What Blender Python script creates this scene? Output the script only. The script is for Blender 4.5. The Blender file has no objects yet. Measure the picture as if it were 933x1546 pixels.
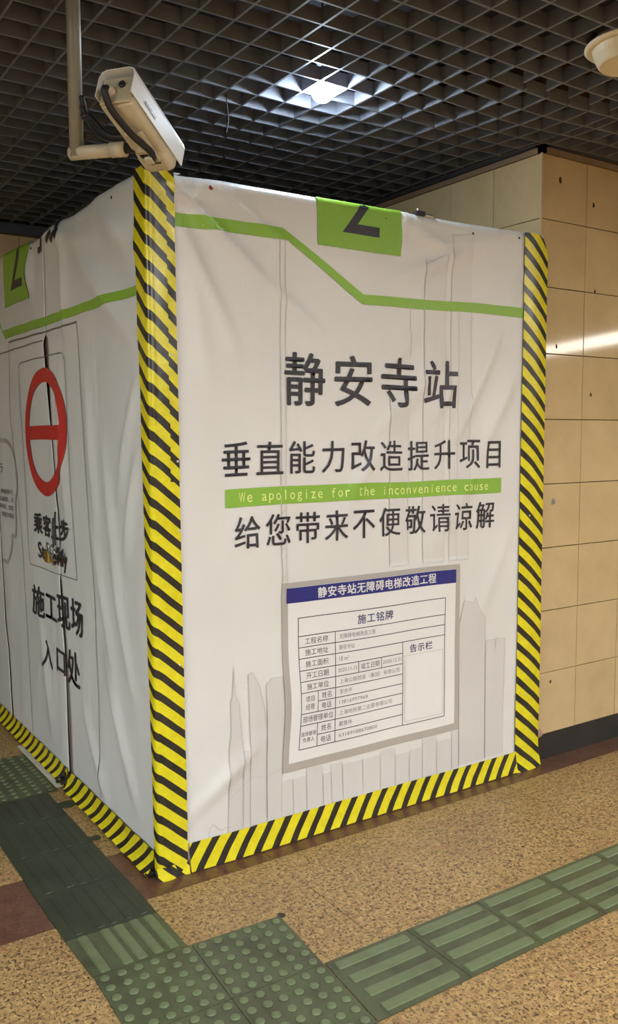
import bpy, bmesh, math, random
from mathutils import Vector, Matrix, noise
random.seed(7)
SC = bpy.context.scene
COL = SC.collection
PI = math.pi

# ------------------------------------------------------------------ camera
FPX = 1323.4
CAM = Vector((-1.2002, -2.7642, 1.5591))
FWD = Vector((0.55189832, 0.82928284, -0.08773947))
RGT = Vector((0.83231524, -0.55429126, -0.0035429))
UPV = Vector((0.05157129, 0.07107158, 0.99613716))
cd = bpy.data.cameras.new('camera'); cam = bpy.data.objects.new('camera', cd); COL.objects.link(cam)
cd.sensor_fit = 'HORIZONTAL'; cd.sensor_width = 36; cd.lens = FPX * 36 / 933
cd.clip_start = .05; cd.clip_end = 100
cam.matrix_world = Matrix(((RGT.x, UPV.x, -FWD.x, CAM.x), (RGT.y, UPV.y, -FWD.y, CAM.y), (RGT.z, UPV.z, -FWD.z, CAM.z), (0, 0, 0, 1)))
SC.camera = cam

# ------------------------------------------------------------------ world, exposure
w = bpy.data.worlds.new('world'); SC.world = w; w.use_nodes = True
w.node_tree.nodes['Background'].inputs[0].default_value = (.85, .9, 1, 1)
w.node_tree.nodes['Background'].inputs[1].default_value = .05
SC.view_settings.view_transform = 'Standard'; SC.view_settings.look = 'None'
SC.view_settings.gamma = 1; SC.view_settings.exposure = 0.0
LAMP_STRENGTH = 420
# unseen fill light panels, added to light hoarding and hall: (name label, x, y, half length x, half length y, strength, colour)
FILL_PANELS = [
    ('long added fill light panel, out of view, over the floor in front of the hoarding', .6, -3.9, .9, .16, 103, (.95, .97, 1)),
    ('long added fill light panel, out of view, far to the left of the hoarding', -3.6, -1.6, .16, .9, 122, (.90, .97, 1)),
    ('long added fill light panel, out of view, above the passage on the right', 4.3, -3.4, .9, .16, 70, (1, .96, .90)),
    ('added fill light panel, out of view, at the far end of the hall', -1.5, -6.6, .9, .16, 75, (.97, .97, 1)),
]

# ------------------------------------------------------------------ helpers
def lin(c):
    return tuple(((x / 255) / 12.92 if x / 255 <= .04045 else ((x / 255 + .055) / 1.055) ** 2.4) for x in c) + (1,)

def link(o, parent=None):
    COL.objects.link(o)
    if parent is not None: o.parent = parent
    return o

def mesh_obj(name, me, mat, parent=None, smooth=False, label=None):
    if mat is not None and not me.materials: me.materials.append(mat)
    if smooth:
        for f in me.polygons: f.use_smooth = True
    o = bpy.data.objects.new(name, me); link(o, parent)
    if label: o['label'] = label
    return o

def bm_obj(name, bm, mat, parent=None, smooth=False, label=None):
    me = bpy.data.meshes.new(name); bm.to_mesh(me); bm.free()
    return mesh_obj(name, me, mat, parent, smooth, label)

def empty(name, label, cat, loc=(0, 0, 0), group=None):
    o = bpy.data.objects.new(name, None); COL.objects.link(o); o.location = loc
    o.empty_display_size = .1
    o['label'] = label; o['category'] = cat
    if group: o['group'] = group
    return o

def box(bm, x0, x1, y0, y1, z0, z1, M=None):
    v = [bm.verts.new((x, y, z)) for x in (x0, x1) for y in (y0, y1) for z in (z0, z1)]
    if M is not None:
        for q in v: q.co = M @ q.co
    for f in ((0, 1, 3, 2), (4, 6, 7, 5), (0, 4, 5, 1), (2, 3, 7, 6), (0, 2, 6, 4), (1, 5, 7, 3)):
        bm.faces.new([v[i] for i in f])
    return v

def bevel_all(bm, w, seg=2):
    bmesh.ops.bevel(bm, geom=bm.edges[:], offset=w, segments=seg, affect='EDGES', profile=.5)

def tube(bm, pts, r, n=10, cap=True):
    pts = [Vector(p) for p in pts]; rings = []
    prev = None
    for i, p in enumerate(pts):
        t = (pts[min(i + 1, len(pts) - 1)] - pts[max(i - 1, 0)]).normalized()
        if prev is None:
            a = t.orthogonal().normalized()
        else:
            a = (prev - t * prev.dot(t)).normalized()
        prev = a; b = t.cross(a)
        rr = r[i] if isinstance(r, (list, tuple)) else r
        rings.append([bm.verts.new(p + (a * math.cos(k * 2 * PI / n) + b * math.sin(k * 2 * PI / n)) * rr) for k in range(n)])
    for i in range(len(rings) - 1):
        for k in range(n):
            bm.faces.new((rings[i][k], rings[i][(k + 1) % n], rings[i + 1][(k + 1) % n], rings[i + 1][k]))
    if cap:
        bm.faces.new(rings[0][::-1]); bm.faces.new(rings[-1])

def lathe(bm, prof, n=32, M=None):
    rings = []
    for r, z in prof:
        rings.append([bm.verts.new((max(r, 1e-4) * math.cos(k * 2 * PI / n), max(r, 1e-4) * math.sin(k * 2 * PI / n), z)) for k in range(n)])
    if M is not None:
        for rg in rings:
            for q in rg: q.co = M @ q.co
    for i in range(len(rings) - 1):
        for k in range(n):
            bm.faces.new((rings[i][k], rings[i][(k + 1) % n], rings[i + 1][(k + 1) % n], rings[i + 1][k]))
    bm.faces.new(rings[0][::-1]); bm.faces.new(rings[-1])

def spline(pts, n=8):
    pts = [Vector(p) for p in pts]; P = [pts[0]] + pts + [pts[-1]]; out = []
    for i in range(1, len(P) - 2):
        for k in range(n):
            t = k / n
            out.append(.5 * ((2 * P[i]) + (-P[i - 1] + P[i + 1]) * t + (2 * P[i - 1] - 5 * P[i] + 4 * P[i + 1] - P[i + 2]) * t * t + (-P[i - 1] + 3 * P[i] - 3 * P[i + 1] + P[i + 2]) * t ** 3))
    out.append(pts[-1]); return out

def interp(tab, x):
    if x <= tab[0][0]: return tab[0][1]
    for (a, fa), (b, fb) in zip(tab, tab[1:]):
        if x <= b: return fa + (fb - fa) * (x - a) / (b - a)
    return tab[-1][1]

# ------------------------------------------------------------------ materials
class NT:
    def __init__(s, name):
        s.m = bpy.data.materials.new(name); s.m.use_nodes = True
        s.t = s.m.node_tree; s.b = s.t.nodes['Principled BSDF']
    def n(s, typ, **kw):
        nd = s.t.nodes.new(typ)
        for k, v in kw.items():
            if k in nd.inputs.keys(): nd.inputs[k].default_value = v
            else: setattr(nd, k, v)
        return nd
    def l(s, a, b): s.t.links.new(a, b)
    def ramp(s, fac, stops, interp='LINEAR'):
        r = s.t.nodes.new('ShaderNodeValToRGB'); r.color_ramp.interpolation = interp
        e = r.color_ramp.elements
        while len(e) < len(stops): e.new(.5)
        for q, (p, c) in zip(e, stops): q.position = p; q.color = c
        s.l(fac, r.inputs[0]); return r.outputs[0]
    def mix(s, fac, a, b, mode='MIX'):
        x = s.t.nodes.new('ShaderNodeMix'); x.data_type = 'RGBA'; x.blend_type = mode
        for sock, v in ((x.inputs[0], fac), (x.inputs[6], a), (x.inputs[7], b)):
            if isinstance(v, (float, int, tuple)): sock.default_value = v
            else: s.l(v, sock)
        return x.outputs[2]
    def noise(s, scale, detail=3, rough=.5, vec=None, dist=0):
        x = s.n('ShaderNodeTexNoise'); x.inputs['Scale'].default_value = scale; x.inputs['Detail'].default_value = detail
        x.inputs['Roughness'].default_value = rough; x.inputs['Distortion'].default_value = dist
        if vec is not None: s.l(vec, x.inputs['Vector'])
        return x.outputs['Fac']
    def obj(s): return s.n('ShaderNodeTexCoord').outputs['Object']
    def geo(s): return s.n('ShaderNodeNewGeometry').outputs['Position']
    def mapping(s, vec, scale=(1, 1, 1), rot=(0, 0, 0)):
        m = s.n('ShaderNodeMapping'); m.inputs['Scale'].default_value = scale; m.inputs['Rotation'].default_value = rot
        s.l(vec, m.inputs['Vector']); return m.outputs[0]
    def bump(s, h, strength=.3, dist=.002):
        b = s.n('ShaderNodeBump'); b.inputs['Strength'].default_value = strength; b.inputs['Distance'].default_value = dist
        s.l(h, b.inputs['Height']); s.l(b.outputs[0], s.b.inputs['Normal'])
    def set(s, color=None, rough=None, metal=None, spec=None):
        if color is not None:
            if isinstance(color, tuple): s.b.inputs['Base Color'].default_value = color
            else: s.l(color, s.b.inputs['Base Color'])
        if rough is not None:
            if isinstance(rough, (int, float)): s.b.inputs['Roughness'].default_value = rough
            else: s.l(rough, s.b.inputs['Roughness'])
        if metal is not None: s.b.inputs['Metallic'].default_value = metal
        if spec is not None: s.b.inputs['Specular IOR Level'].default_value = spec
        return s

def plain(name, c, rough=.5, metal=0, var=.08, scale=20, spec=.5, bump=0):
    s = NT(name); g = s.geo(); nz = s.noise(scale, 4, .6, g)
    c = lin(c); lo = tuple(x * (1 - var) for x in c[:3]) + (1,); hi = tuple(min(1, x * (1 + var)) for x in c[:3]) + (1,)
    s.set(s.ramp(nz, [(.3, lo), (.7, hi)]), rough, metal, spec)
    if bump: s.bump(nz, bump, .001)
    return s.m

M = {}
def vinyl(name, c, rough=.42, var=.05):
    s = NT(name); g = s.geo()
    big = s.noise(1.7, 3, .5, g)
    c = lin(c); lo = tuple(x * (1 - var) for x in c[:3]) + (1,); hi = tuple(min(1, x * (1 + var)) for x in c[:3]) + (1,)
    s.set(s.ramp(big, [(.3, lo), (.7, hi)]), rough, 0, .45)
    cr = s.noise(5, 4, .55, s.mapping(g, (1, 1, .35), (.0, .5, .3)), .8)
    fine = s.noise(160, 2, .5, g)
    mx = s.n('ShaderNodeMath', operation='MULTIPLY_ADD'); s.l(cr, mx.inputs[0]); mx.inputs[1].default_value = 8; s.l(fine, mx.inputs[2])
    s.bump(mx.outputs[0], .5, .0022)
    return s.m
M['vinyl'] = vinyl('white_vinyl', (222, 221, 217))
M['vinyl_side'] = vinyl('white_vinyl_side', (216, 219, 218))
M['green'] = vinyl('green_print', (138, 184, 64))
M['dark_print'] = vinyl('charcoal_print', (52, 50, 56), .4)
M['light_print'] = vinyl('pale_yellow_print', (228, 240, 150), .4)
M['grey_print'] = vinyl('grey_border_print', (178, 172, 164), .4)
M['blue_print'] = vinyl('navy_print', (42, 46, 122), .4)
M['white_print'] = vinyl('white_print', (230, 229, 226), .4)
M['faint'] = vinyl('skyline_print', (211, 208, 204), .42)
M['faint2'] = vinyl('skyline_print_pale', (216, 214, 210), .42)
M['faint_line'] = vinyl('skyline_line_print', (196, 192, 187), .42)
M['navy_ink'] = vinyl('navy_ink_print', (70, 72, 110), .42)
M['grey_ink'] = vinyl('grey_ink_print', (128, 126, 128), .42)
M['red_print'] = vinyl('red_print', (196, 60, 54), .42)
M['thin_print'] = vinyl('thin_line_print', (110, 108, 108), .42)

def stripes(name, kz, period, duty, phase, wob=.0):
    """hazard tape: UV in metres, u along the tape width, v along its length"""
    s = NT(name)
    uv = s.n('ShaderNodeUVMap').outputs[0]; sep = s.n('ShaderNodeSeparateXYZ'); s.l(uv, sep.inputs[0])
    a = s.n('ShaderNodeMath', operation='MULTIPLY_ADD'); s.l(sep.outputs[0], a.inputs[0]); a.inputs[1].default_value = kz; s.l(sep.outputs[1], a.inputs[2])
    nz = s.noise(9, 1, .5, s.geo())
    a2 = s.n('ShaderNodeMath', operation='MULTIPLY_ADD'); s.l(nz, a2.inputs[0]); a2.inputs[1].default_value = wob; s.l(a.outputs[0], a2.inputs[2])
    b = s.n('ShaderNodeMath', operation='MULTIPLY_ADD'); s.l(a2.outputs[0], b.inputs[0]); b.inputs[1].default_value = 1 / period; b.inputs[2].default_value = phase + 100
    f = s.n('ShaderNodeMath', operation='FRACT'); s.l(b.outputs[0], f.inputs[0])
    g = s.n('ShaderNodeMath', operation='LESS_THAN'); s.l(f.outputs[0], g.inputs[0]); g.inputs[1].default_value = duty
    n2 = s.noise(30, 4, .6, s.geo())
    yel = s.ramp(n2, [(.3, lin((214, 202, 24))), (.7, lin((234, 222, 44)))])
    blk = s.ramp(n2, [(.3, lin((36, 34, 30))), (.8, lin((58, 54, 48)))])
    s.set(s.mix(g.outputs[0], yel, blk), .3, 0, .5)
    cr = s.noise(14, 3, .5, s.mapping(s.geo(), (1, 1, .25)), .5)
    s.bump(cr, .35, .004)
    return s.m
M['tape_corner'] = stripes('hazard_tape_corner', .86, .0740, .42, .15, .008)
M['tape_patch'] = stripes('hazard_tape_patch', .86, .0740, .42, .30, .008)
M['tape_right'] = stripes('hazard_tape_right', .8, .0805, .43, .1, .012)
M['tape_bottom'] = stripes('hazard_tape_bottom', -.75, .079, .42, .35, .01)
M['tape_side'] = stripes('hazard_tape_side', 1.0, .078, .42, .2, .012)

def granite():
    s = NT('tan_granite'); g = s.geo()
    oi = s.n('ShaderNodeObjectInfo')
    big = s.noise(3, 2, .5, g)
    base = s.ramp(big, [(.3, lin((158, 127, 80))), (.7, lin((176, 145, 94)))])
    n1 = s.noise(38, 5, .68, s.mapping(g, (1, 1.7, 1), (0, 0, .6)), .6)
    dark = s.ramp(n1, [(.49, (0, 0, 0, 1)), (.60, (.85, .85, .85, 1))])
    c = s.mix(dark, base, lin((112, 84, 56)))
    n3 = s.noise(48, 4, .62, s.mapping(g, (1.6, 1, 1), (0, 0, .3)), .4)
    lt = s.ramp(n3, [(.52, (0, 0, 0, 1)), (.64, (.8, .8, .8, 1))])
    c = s.mix(lt, c, lin((196, 162, 112)))
    n2 = s.noise(85, 4, .65, s.mapping(g, (1.3, 1, 1)), .5)
    blk = s.ramp(n2, [(.54, (0, 0, 0, 1)), (.61, (1, 1, 1, 1))])
    c = s.mix(blk, c, lin((72, 60, 46)))
    n4 = s.noise(20, 3, .6, g)
    pk = s.ramp(n4, [(.58, (0, 0, 0, 1)), (.68, (.5, .5, .5, 1))])
    c = s.mix(pk, c, lin((164, 116, 84)))
    rnd = s.ramp(oi.outputs['Random'], [(0, (.93, .93, .93, 1)), (1, (1.0, 1.0, 1.0, 1))])
    s.set(s.mix(1.0, c, rnd, 'MULTIPLY'), .42, 0, .35)
    s.bump(s.noise(40, 3, .5, g), .1, .001)
    return s.m
M['granite'] = granite()
def brownstone():
    s = NT('brown_granite'); g = s.geo()
    n1 = s.noise(14, 5, .7, g); n2 = s.noise(90, 3, .6, g)
    c = s.ramp(n1, [(.3, lin((84, 56, 44))), (.55, lin((104, 72, 56))), (.8, lin((122, 92, 72)))])
    d = s.ramp(n2, [(.5, (0, 0, 0, 1)), (.7, (1, 1, 1, 1))])
    s.set(s.mix(d, c, lin((66, 44, 36))), .3, 0, .4); return s.m
M['brown'] = brownstone()
def tile_mat():
    s = NT('beige_stone_tile'); g = s.geo(); oi = s.n('ShaderNodeObjectInfo')
    n1 = s.noise(4, 4, .6, g); n2 = s.noise(140, 3, .6, g)
    c = s.ramp(n1, [(.3, lin((194, 170, 126))), (.7, lin((208, 183, 138)))])
    f = s.ramp(n2, [(.35, (.92, .92, .9, 1)), (.7, (1, 1, 1, 1))])
    c = s.mix(1.0, c, f, 'MULTIPLY')
    rnd = s.ramp(oi.outputs['Random'], [(0, (.94, .935, .92, 1)), (1, (1, 1, 1, 1))])
    s.set(s.mix(1.0, c, rnd, 'MULTIPLY'), .06, 0, .5)
    return s.m
M['tile'] = tile_mat()
def tactile(name, c, dirt, amt):
    s = NT(name); g = s.geo(); n = s.noise(7, 5, .65, g); n2 = s.noise(60, 3, .6, g)
    base = s.ramp(n2, [(.3, tuple(x * .85 for x in lin(c)[:3]) + (1,)), (.7, lin(c))])
    m = s.ramp(n, [(amt, (0, 0, 0, 1)), (amt + .25, (1, 1, 1, 1))])
    s.set(s.mix(m, base, lin(dirt)), .4, 0, .4); s.bump(n2, .2, .001); return s.m
M['tact'] = tactile('green_tactile', (104, 115, 82), (86, 92, 66), .5)
M['tact_gap'] = tactile('green_tactile_base', (82, 88, 61), (62, 61, 45), .45)
M['tact_dirty'] = tactile('worn_dark_tactile', (58, 64, 48), (44, 50, 38), .4)
M['grout'] = plain('dark_joint', (66, 50, 36), .8)
M['wall_joint'] = plain('wall_joint', (104, 78, 48), .8)
M['base'] = plain('black_baseboard', (40, 38, 36), .5, 0, .2, 8)
M['plaster'] = plain('crumbled_plaster', (168, 142, 120), .9, 0, .25, 60, .3, .5)
M['hole'] = plain('drilled_hole', (58, 44, 30), .9)
M['grid'] = plain('grey_ceiling_blade', (106, 109, 118), .5, 0, .18, 6, .4)
M['plenum'] = plain('dark_plenum', (46, 46, 50), .8)
M['trim'] = plain('dark_ceiling_trim', (48, 47, 50), .6)
M['trim_brown'] = plain('brown_edge_band', (128, 104, 78), .6)
M['edge'] = plain('pale_corner_bead', (190, 170, 140), .4)
M['ply'] = plain('plywood', (120, 92, 62), .7, 0, .2, 12)
M['inner'] = plain('dark_inside', (128, 112, 100), .8)
M['pole'] = plain('grey_painted_steel', (142, 138, 126), .45, .2, .08)
M['cream'] = plain('cream_camera_paint', (206, 196, 172), .4, 0, .1, 15)
M['cam_white'] = plain('white_camera_paint', (226, 226, 222), .3, 0, .04)
M['cream_dim'] = plain('aged_cream_plastic', (186, 176, 148), .5, 0, .12, 30)
M['speaker'] = plain('cream_plastic', (222, 206, 172), .5, 0, .06, 10)
M['rubber'] = plain('black_rubber', (34, 32, 32), .55)
M['brass'] = plain('brass', (196, 168, 84), .35, .8)
M['steel'] = plain('steel', (190, 190, 188), .3, .8)
M['nail'] = plain('dark_nail', (60, 56, 54), .4, .6)
M['nail_red'] = plain('red_nail', (150, 48, 40), .5)
M['screw'] = plain('pale_screw', (226, 222, 208), .3, .3)
M['stain'] = plain('dark_stain', (52, 46, 36), .6)
M['hem'] = plain('white_hem', (206, 202, 192), .5)
M['hall'] = plain('hall_wall_beige', (182, 160, 122), .6)

def emis(name, col, st):
    s = NT(name); s.b.inputs['Emission Color'].default_value = tuple(col) + (1,); s.b.inputs['Emission Strength'].default_value = st
    s.b.inputs['Base Color'].default_value = (.8, .8, .8, 1); return s.m

# ------------------------------------------------------------------ setting
def struct(name, bm, mat, kind='structure'):
    o = bm_obj(name, bm, mat); o['kind'] = kind; return o

XC, WY, HC = 1.911, .021, 2.848          # pillar corner, wall face, underside of ceiling grid
bm = bmesh.new(); box(bm, -6, 12, -9, 3.2, -.12, -.012); floor = struct('floor', bm, M['grout'])
# granite slabs
slabmesh = {}
def slab(x0, x1, y0, y1, mat, name):
    key = (round(x1 - x0, 3), round(y1 - y0, 3), mat.name)
    if key not in slabmesh:
        b = bmesh.new(); hx, hy = (x1 - x0) / 2 - .0012, (y1 - y0) / 2 - .0012
        box(b, -hx, hx, -hy, hy, -.012, 0)
        me = bpy.data.meshes.new(name); b.to_mesh(me); b.free(); me.materials.append(mat); slabmesh[key] = me
    o = bpy.data.objects.new(name, slabmesh[key]); link(o, floor); o.location = ((x0 + x1) / 2, (y0 + y1) / 2, 0)
PX, X0 = .6065, .408
ys = [-.102 - PX * k for k in range(15)]
for i in range(-10, 20):
    xa = X0 + PX * i; xb = xa + PX
    if xb < -6 or xb > 12.3: continue
    near = -4 < xa < 5
    if not near: continue
    for k in range(0, 8): slab(xa, xb, ys[k + 1], ys[k], M['granite'], 'floor_slab')
    slab(xa, xb, -.102, .263, M['brown'], 'border_slab')
    for k in range(0, 5): slab(xa, xb, .263 + PX * k, min(.263 + PX * (k + 1), 2.86), M['granite'], 'floor_slab')
b = bmesh.new()   # the far floor, joints too fine to tell apart
box(b, -6, -4.03, -9, 3.2, -.012, 0); box(b, 5.28, 12, -9, 3.2, -.012, 0); box(b, -4.03, 5.28, -9, ys[8] - .002, -.012, 0)
bm_obj('far_paving', b, M['granite'], floor)

# walls -------------------------------------------------
bm = bmesh.new(); box(bm, XC + .012, 12, WY + .012, .4, 0, 3.3); wall_r = struct('wall_right', bm, M['wall_joint'])
bm = bmesh.new(); box(bm, XC + .012, 2.3, .4, 3.1, 0, 3.3); wall_s = struct('wall_side', bm, M['wall_joint'])
bm = bmesh.new(); box(bm, -6, XC + .012, 2.862, 3.1, 0, 3.3); wall_b = struct('wall_back', bm, M['wall_joint'])
bm = bmesh.new(); box(bm, -6.2, -6, -9, 3.1, 0, 3.3); struct('wall_left', bm, M['hall'])
bm = bmesh.new(); box(bm, -6, 12, -9.2, -9, 0, 3.3); struct('wall_front', bm, M['hall'])
bm = bmesh.new(); box(bm, 12, 12.2, -9, .4, 0, 3.3); struct('wall_far_right', bm, M['hall'])
tm = {}
def wtile(w_, h_, face, parent, loc):
    key = (round(w_, 3), round(h_, 3), face)
    if key not in tm:
        b = bmesh.new(); g = .0016
        if face == 'y': box(b, g, w_ - g, 0, .012, g, h_ - g)
        else: box(b, 0, .012, g, w_ - g, g, h_ - g)
        bmesh.ops.bevel(b, geom=[e for e in b.edges if all(abs(v.co[1 if face == 'y' else 0]) < 1e-6 for v in e.verts)], offset=.0015, segments=1, affect='EDGES')
        me = bpy.data.meshes.new('tile'); b.to_mesh(me); b.free(); me.materials.append(M['tile']); tm[key] = me
    o = bpy.data.objects.new('wall_tile', tm[key]); link(o, parent)
    o.location = Vector(loc) + Vector(((0, random.uniform(-.0006, .0006), 0) if face == 'y' else (random.uniform(-.0006, .0006), 0, 0)))
    o.rotation_euler = (random.uniform(-.0012, .0012), 0, random.uniform(-.0012, .0012))
zs = [.125] + [.4251 + .3003 * k for k in range(8)] + [2.812]
xs = [XC, 2.2219] + [2.2219 + .3062 * k for k in range(1, 14)]
for i in range(len(xs) - 1):
    for k in range(len(zs) - 1):
        wtile(xs[i + 1] - xs[i], zs[k + 1] - zs[k], 'y', wall_r, (xs[i], WY, zs[k]))
ysd = [WY + .297 * k for k in range(10)]
for i in range(9):
    for k in (6, 7, 8):
        wtile(ysd[i + 1] - ysd[i], zs[k + 1] - zs[k], 'x', wall_s, (XC, ysd[i] + .0, zs[k]))
for i in range(14):
    for k in (6, 7, 8):
        wtile(.306, zs[k + 1] - zs[k], 'y', wall_b, (.387 + .306 * (i - 10), 2.85, zs[k]))
b = bmesh.new(); box(b, XC + .1, XC + .17, WY + .008, WY + .013, 0, .05)
b.free()
# the dark recessed baseboard with crumbled plaster near the tape
b = bmesh.new()
n = 40
top = [b.verts.new((XC + (9) * (i / n) ** 2, WY + .004, .125 + (random.uniform(.002, .014) if 1 < i < 6 else 0))) for i in range(n + 1)]
bot = [b.verts.new((XC + (9) * (i / n) ** 2, WY + .004, 0)) for i in range(n + 1)]
for i in range(n): b.faces.new((bot[i], bot[i + 1], top[i + 1], top[i]))
r = bmesh.ops.extrude_face_region(b, geom=b.faces[:])
for v in [e for e in r['geom'] if isinstance(e, bmesh.types.BMVert)]: v.co.y += .02
struct('baseboard_right', b, M['base'])
def lump(name, c, r, mat, parent, sq=(1, 1, 1), seed=0, label=None):
    b = bmesh.new(); bmesh.ops.create_icosphere(b, subdivisions=2, radius=1)
    for v in b.verts:
        k = 1 + .45 * noise.noise(v.co * 1.6 + Vector((seed, 0, 0)))
        v.co = Vector((v.co.x * r * sq[0] * k, v.co.y * r * sq[1] * k, v.co.z * r * sq[2] * k)) + Vector(c)
    return bm_obj(name, b, mat, parent, False, label)
lump('plaster_patch', (1.965, WY + .003, .137), .03, M['plaster'], wall_r, (1.1, .25, .8), 3)
lump('plaster_gap', (2.02, WY + .003, .132), .018, M['hole'], wall_r, (2.6, .12, .5), 5)
for i, (x, z, rr, mt) in enumerate([(2.036, 2.711, .013, 'hole'), (2.27, 2.632, .011, 'hole'), (2.295, 2.235, .008, 'hole'), (2.033, 1.963, .009, 'hole'), (2.284, 1.746, .008, 'hole'), (2.04, .377, .008, 'hole')]):
    lump('drill_hole', (x, WY, z), rr, M[mt], wall_r, (.8, .15, 1.1), i)
lump('filled_hole', (2.032, WY, 1.243), .016, M['pole'], wall_r, (1, .15, 1.1), 9, 'grey filler plug')
# trims under the ceiling
b = bmesh.new(); box(b, XC - .006, 5.5, WY - .01, WY + .02, 2.812, 2.837); box(b, XC - .006, XC + .02, WY - .01, 2.85, 2.812, 2.837); struct('trim_1', b, M['trim_brown'])
b = bmesh.new(); box(b, XC - .024, 5.5, WY - .026, WY + .02, 2.837, 2.862); box(b, XC - .024, XC + .02, WY - .026, 2.85, 2.837, 2.862); box(b, -5, XC, 2.79, 2.86, 2.79, 2.866); struct('trim_2', b, M['trim'])
b = bmesh.new(); box(b, XC - .003, XC + .004, WY - .003, WY + .004, .13, 2.812); struct('trim_3', b, M['edge'])

# ceiling slab and the open-cell grid --------------------
bm = bmesh.new(); box(bm, -6.2, 12.2, -9.2, 3.2, 3.3, 3.5); ceiling = struct('ceiling', bm, M['plenum'])
S, OX, OY, TW, DP = .1231, .0721, -.2601, .0085, .05
def sag(x, y):
    d2 = ((x - 1.62) / .42) ** 2 + ((y + .22) / .35) ** 2
    return -.02 * math.exp(-d2) + .004 * noise.noise(Vector((x * 1.1, y * 1.1, 0)))
def blade(axis, c, a, b_, shift=0.0, gap=None):
    n = max(1, round((b_ - a) / S)); bm = bmesh.new(); rows = []
    for i in range(n + 1):
        t = a + (b_ - a) * i / n
        x, y = (t, c) if axis == 'x' else (c, t)
        w_ = .003 * noise.noise(Vector((x * 2, y * 2, 5)))
        z = HC + sag(x, y); h = TW / 2
        if axis == 'x': q = [(x, y + w_ - h, z), (x, y + w_ + h, z), (x, y + w_ + h * .6, z + DP), (x, y + w_ - h * .6, z + DP)]
        else: q = [(x + w_ - h, y, z), (x + w_ + h, y, z), (x + w_ + h * .6, y, z + DP), (x + w_ - h * .6, y, z + DP)]
        rows.append([bm.verts.new(p) for p in q])
    for i in range(n):
        for k in range(4): bm.faces.new((rows[i][k], rows[i][(k + 1) % 4], rows[i + 1][(k + 1) % 4], rows[i + 1][k]))
    bm.faces.new(rows[0][::-1]); bm.faces.new(rows[-1])
    bm_obj('grid_blade', bm, M['grid'], ceiling)
XL, XR, YN, YF = -2.2, 4.6, -2.3, 2.78
j = math.ceil((YN - OY) / S)
while OY + j * S < YF:
    y = OY + j * S; blade('x', y, XL, (XC - .045) if y > -.03 else XR); j += 1
i = math.ceil((XL - OX) / S)
while OX + i * S < XR:
    x = OX + i * S
    ye = YF if x < XC - .05 else WY - .05
    if 1.25 < x < 1.86:
        blade('y', x, YN, -.43); blade('y', x + .05, -.40, ye if x + .05 < XC - .05 else WY - .05)
    else: blade('y', x, YN, ye)
    i += 1
blade('x', WY - .034, XC - .08, XR); blade('y', XC - .03, WY - .034, YF)
b = bmesh.new(); box(b, -6, XL, -9, 2.85, HC, HC + .03); box(b, XR, 12, -9, 0, HC, HC + .03); box(b, XL, XR, -9, YN, HC, HC + .03)
bm_obj('far_grid', b, M['grid'], ceiling)

# ------------------------------------------------------------------ tactile paving
def bil(c, u, v):   # c = tl, tr, br, bl ; v down
    tl, tr, br, bl = [Vector(q) for q in c]
    return tl * (1 - u) * (1 - v) + tr * u * (1 - v) + br * u * v + bl * (1 - u) * v
domeme = None
def dome_mesh():
    global domeme
    if domeme is None:
        b = bmesh.new(); lathe(b, [(.0155, 0), (.0145, .0025), (.0115, .0045), (.006, .0052)], 14)
        domeme = bpy.data.meshes.new('dome'); b.to_mesh(domeme); b.free(); domeme.materials.append(M['tact'])
        for f in domeme.polygons: f.use_smooth = True
    return domeme
TH = .004
def tile_base(c, mat, th=TH, g=.0012):
    ctr = bil(c, .5, .5); b = bmesh.new(); lo, hi = [], []
    for q in c:
        q = Vector(q); d = (ctr - q).normalized() * g * 1.4; q = q + d - ctr
        lo.append(b.verts.new((q.x, q.y, 0))); hi.append(b.verts.new((q.x, q.y, th)))
    b.faces.new(hi[::-1]); b.faces.new(lo)
    for k in range(4): b.faces.new((lo[k], lo[(k + 1) % 4], hi[(k + 1) % 4], hi[k]))
    bmesh.ops.recalc_face_normals(b, faces=b.faces)
    o = bm_obj('tactile_tile', b, mat, floor); o.location = (ctr.x, ctr.y, 0); return o, ctr
def dome_tile(c, n=6, stuff=False, mat='tact_gap'):
    o, ctr = tile_base(c, M[mat])
    for a in range(n):
        for k in range(n):
            p = bil(c, (a + .5) / n, (k + .5) / n) - ctr
            d = bpy.data.objects.new('dome', dome_mesh()); link(d, o); d.location = (p.x, p.y, TH)
    return o
def bar_mesh(L, W, H, mat):
    b = bmesh.new(); prof = []
    n = 6; rings = []
    for (s, z) in ((1, 0), (.88, H * .7), (.62, H)):
        r = W / 2 * s; ring = []
        for e in (1, -1):
            for k in range(n + 1):
                a = -PI / 2 + PI * k / n
                ring.append(b.verts.new((e * (L / 2 - W / 4) + e * abs(math.cos(a)) ** .6 * r * .5, e * math.copysign(abs(math.sin(a)) ** .6, math.sin(a)) * r, z)))
        rings.append(ring)
    m = len(rings[0])
    for i in range(2):
        for k in range(m): b.faces.new((rings[i][k], rings[i][(k + 1) % m], rings[i + 1][(k + 1) % m], rings[i + 1][k]))
    b.faces.new(rings[-1]); bmesh.ops.recalc_face_normals(b, faces=b.faces)
    me = bpy.data.meshes.new('ridge'); b.to_mesh(me); b.free(); me.materials.append(mat)
    return me
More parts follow.
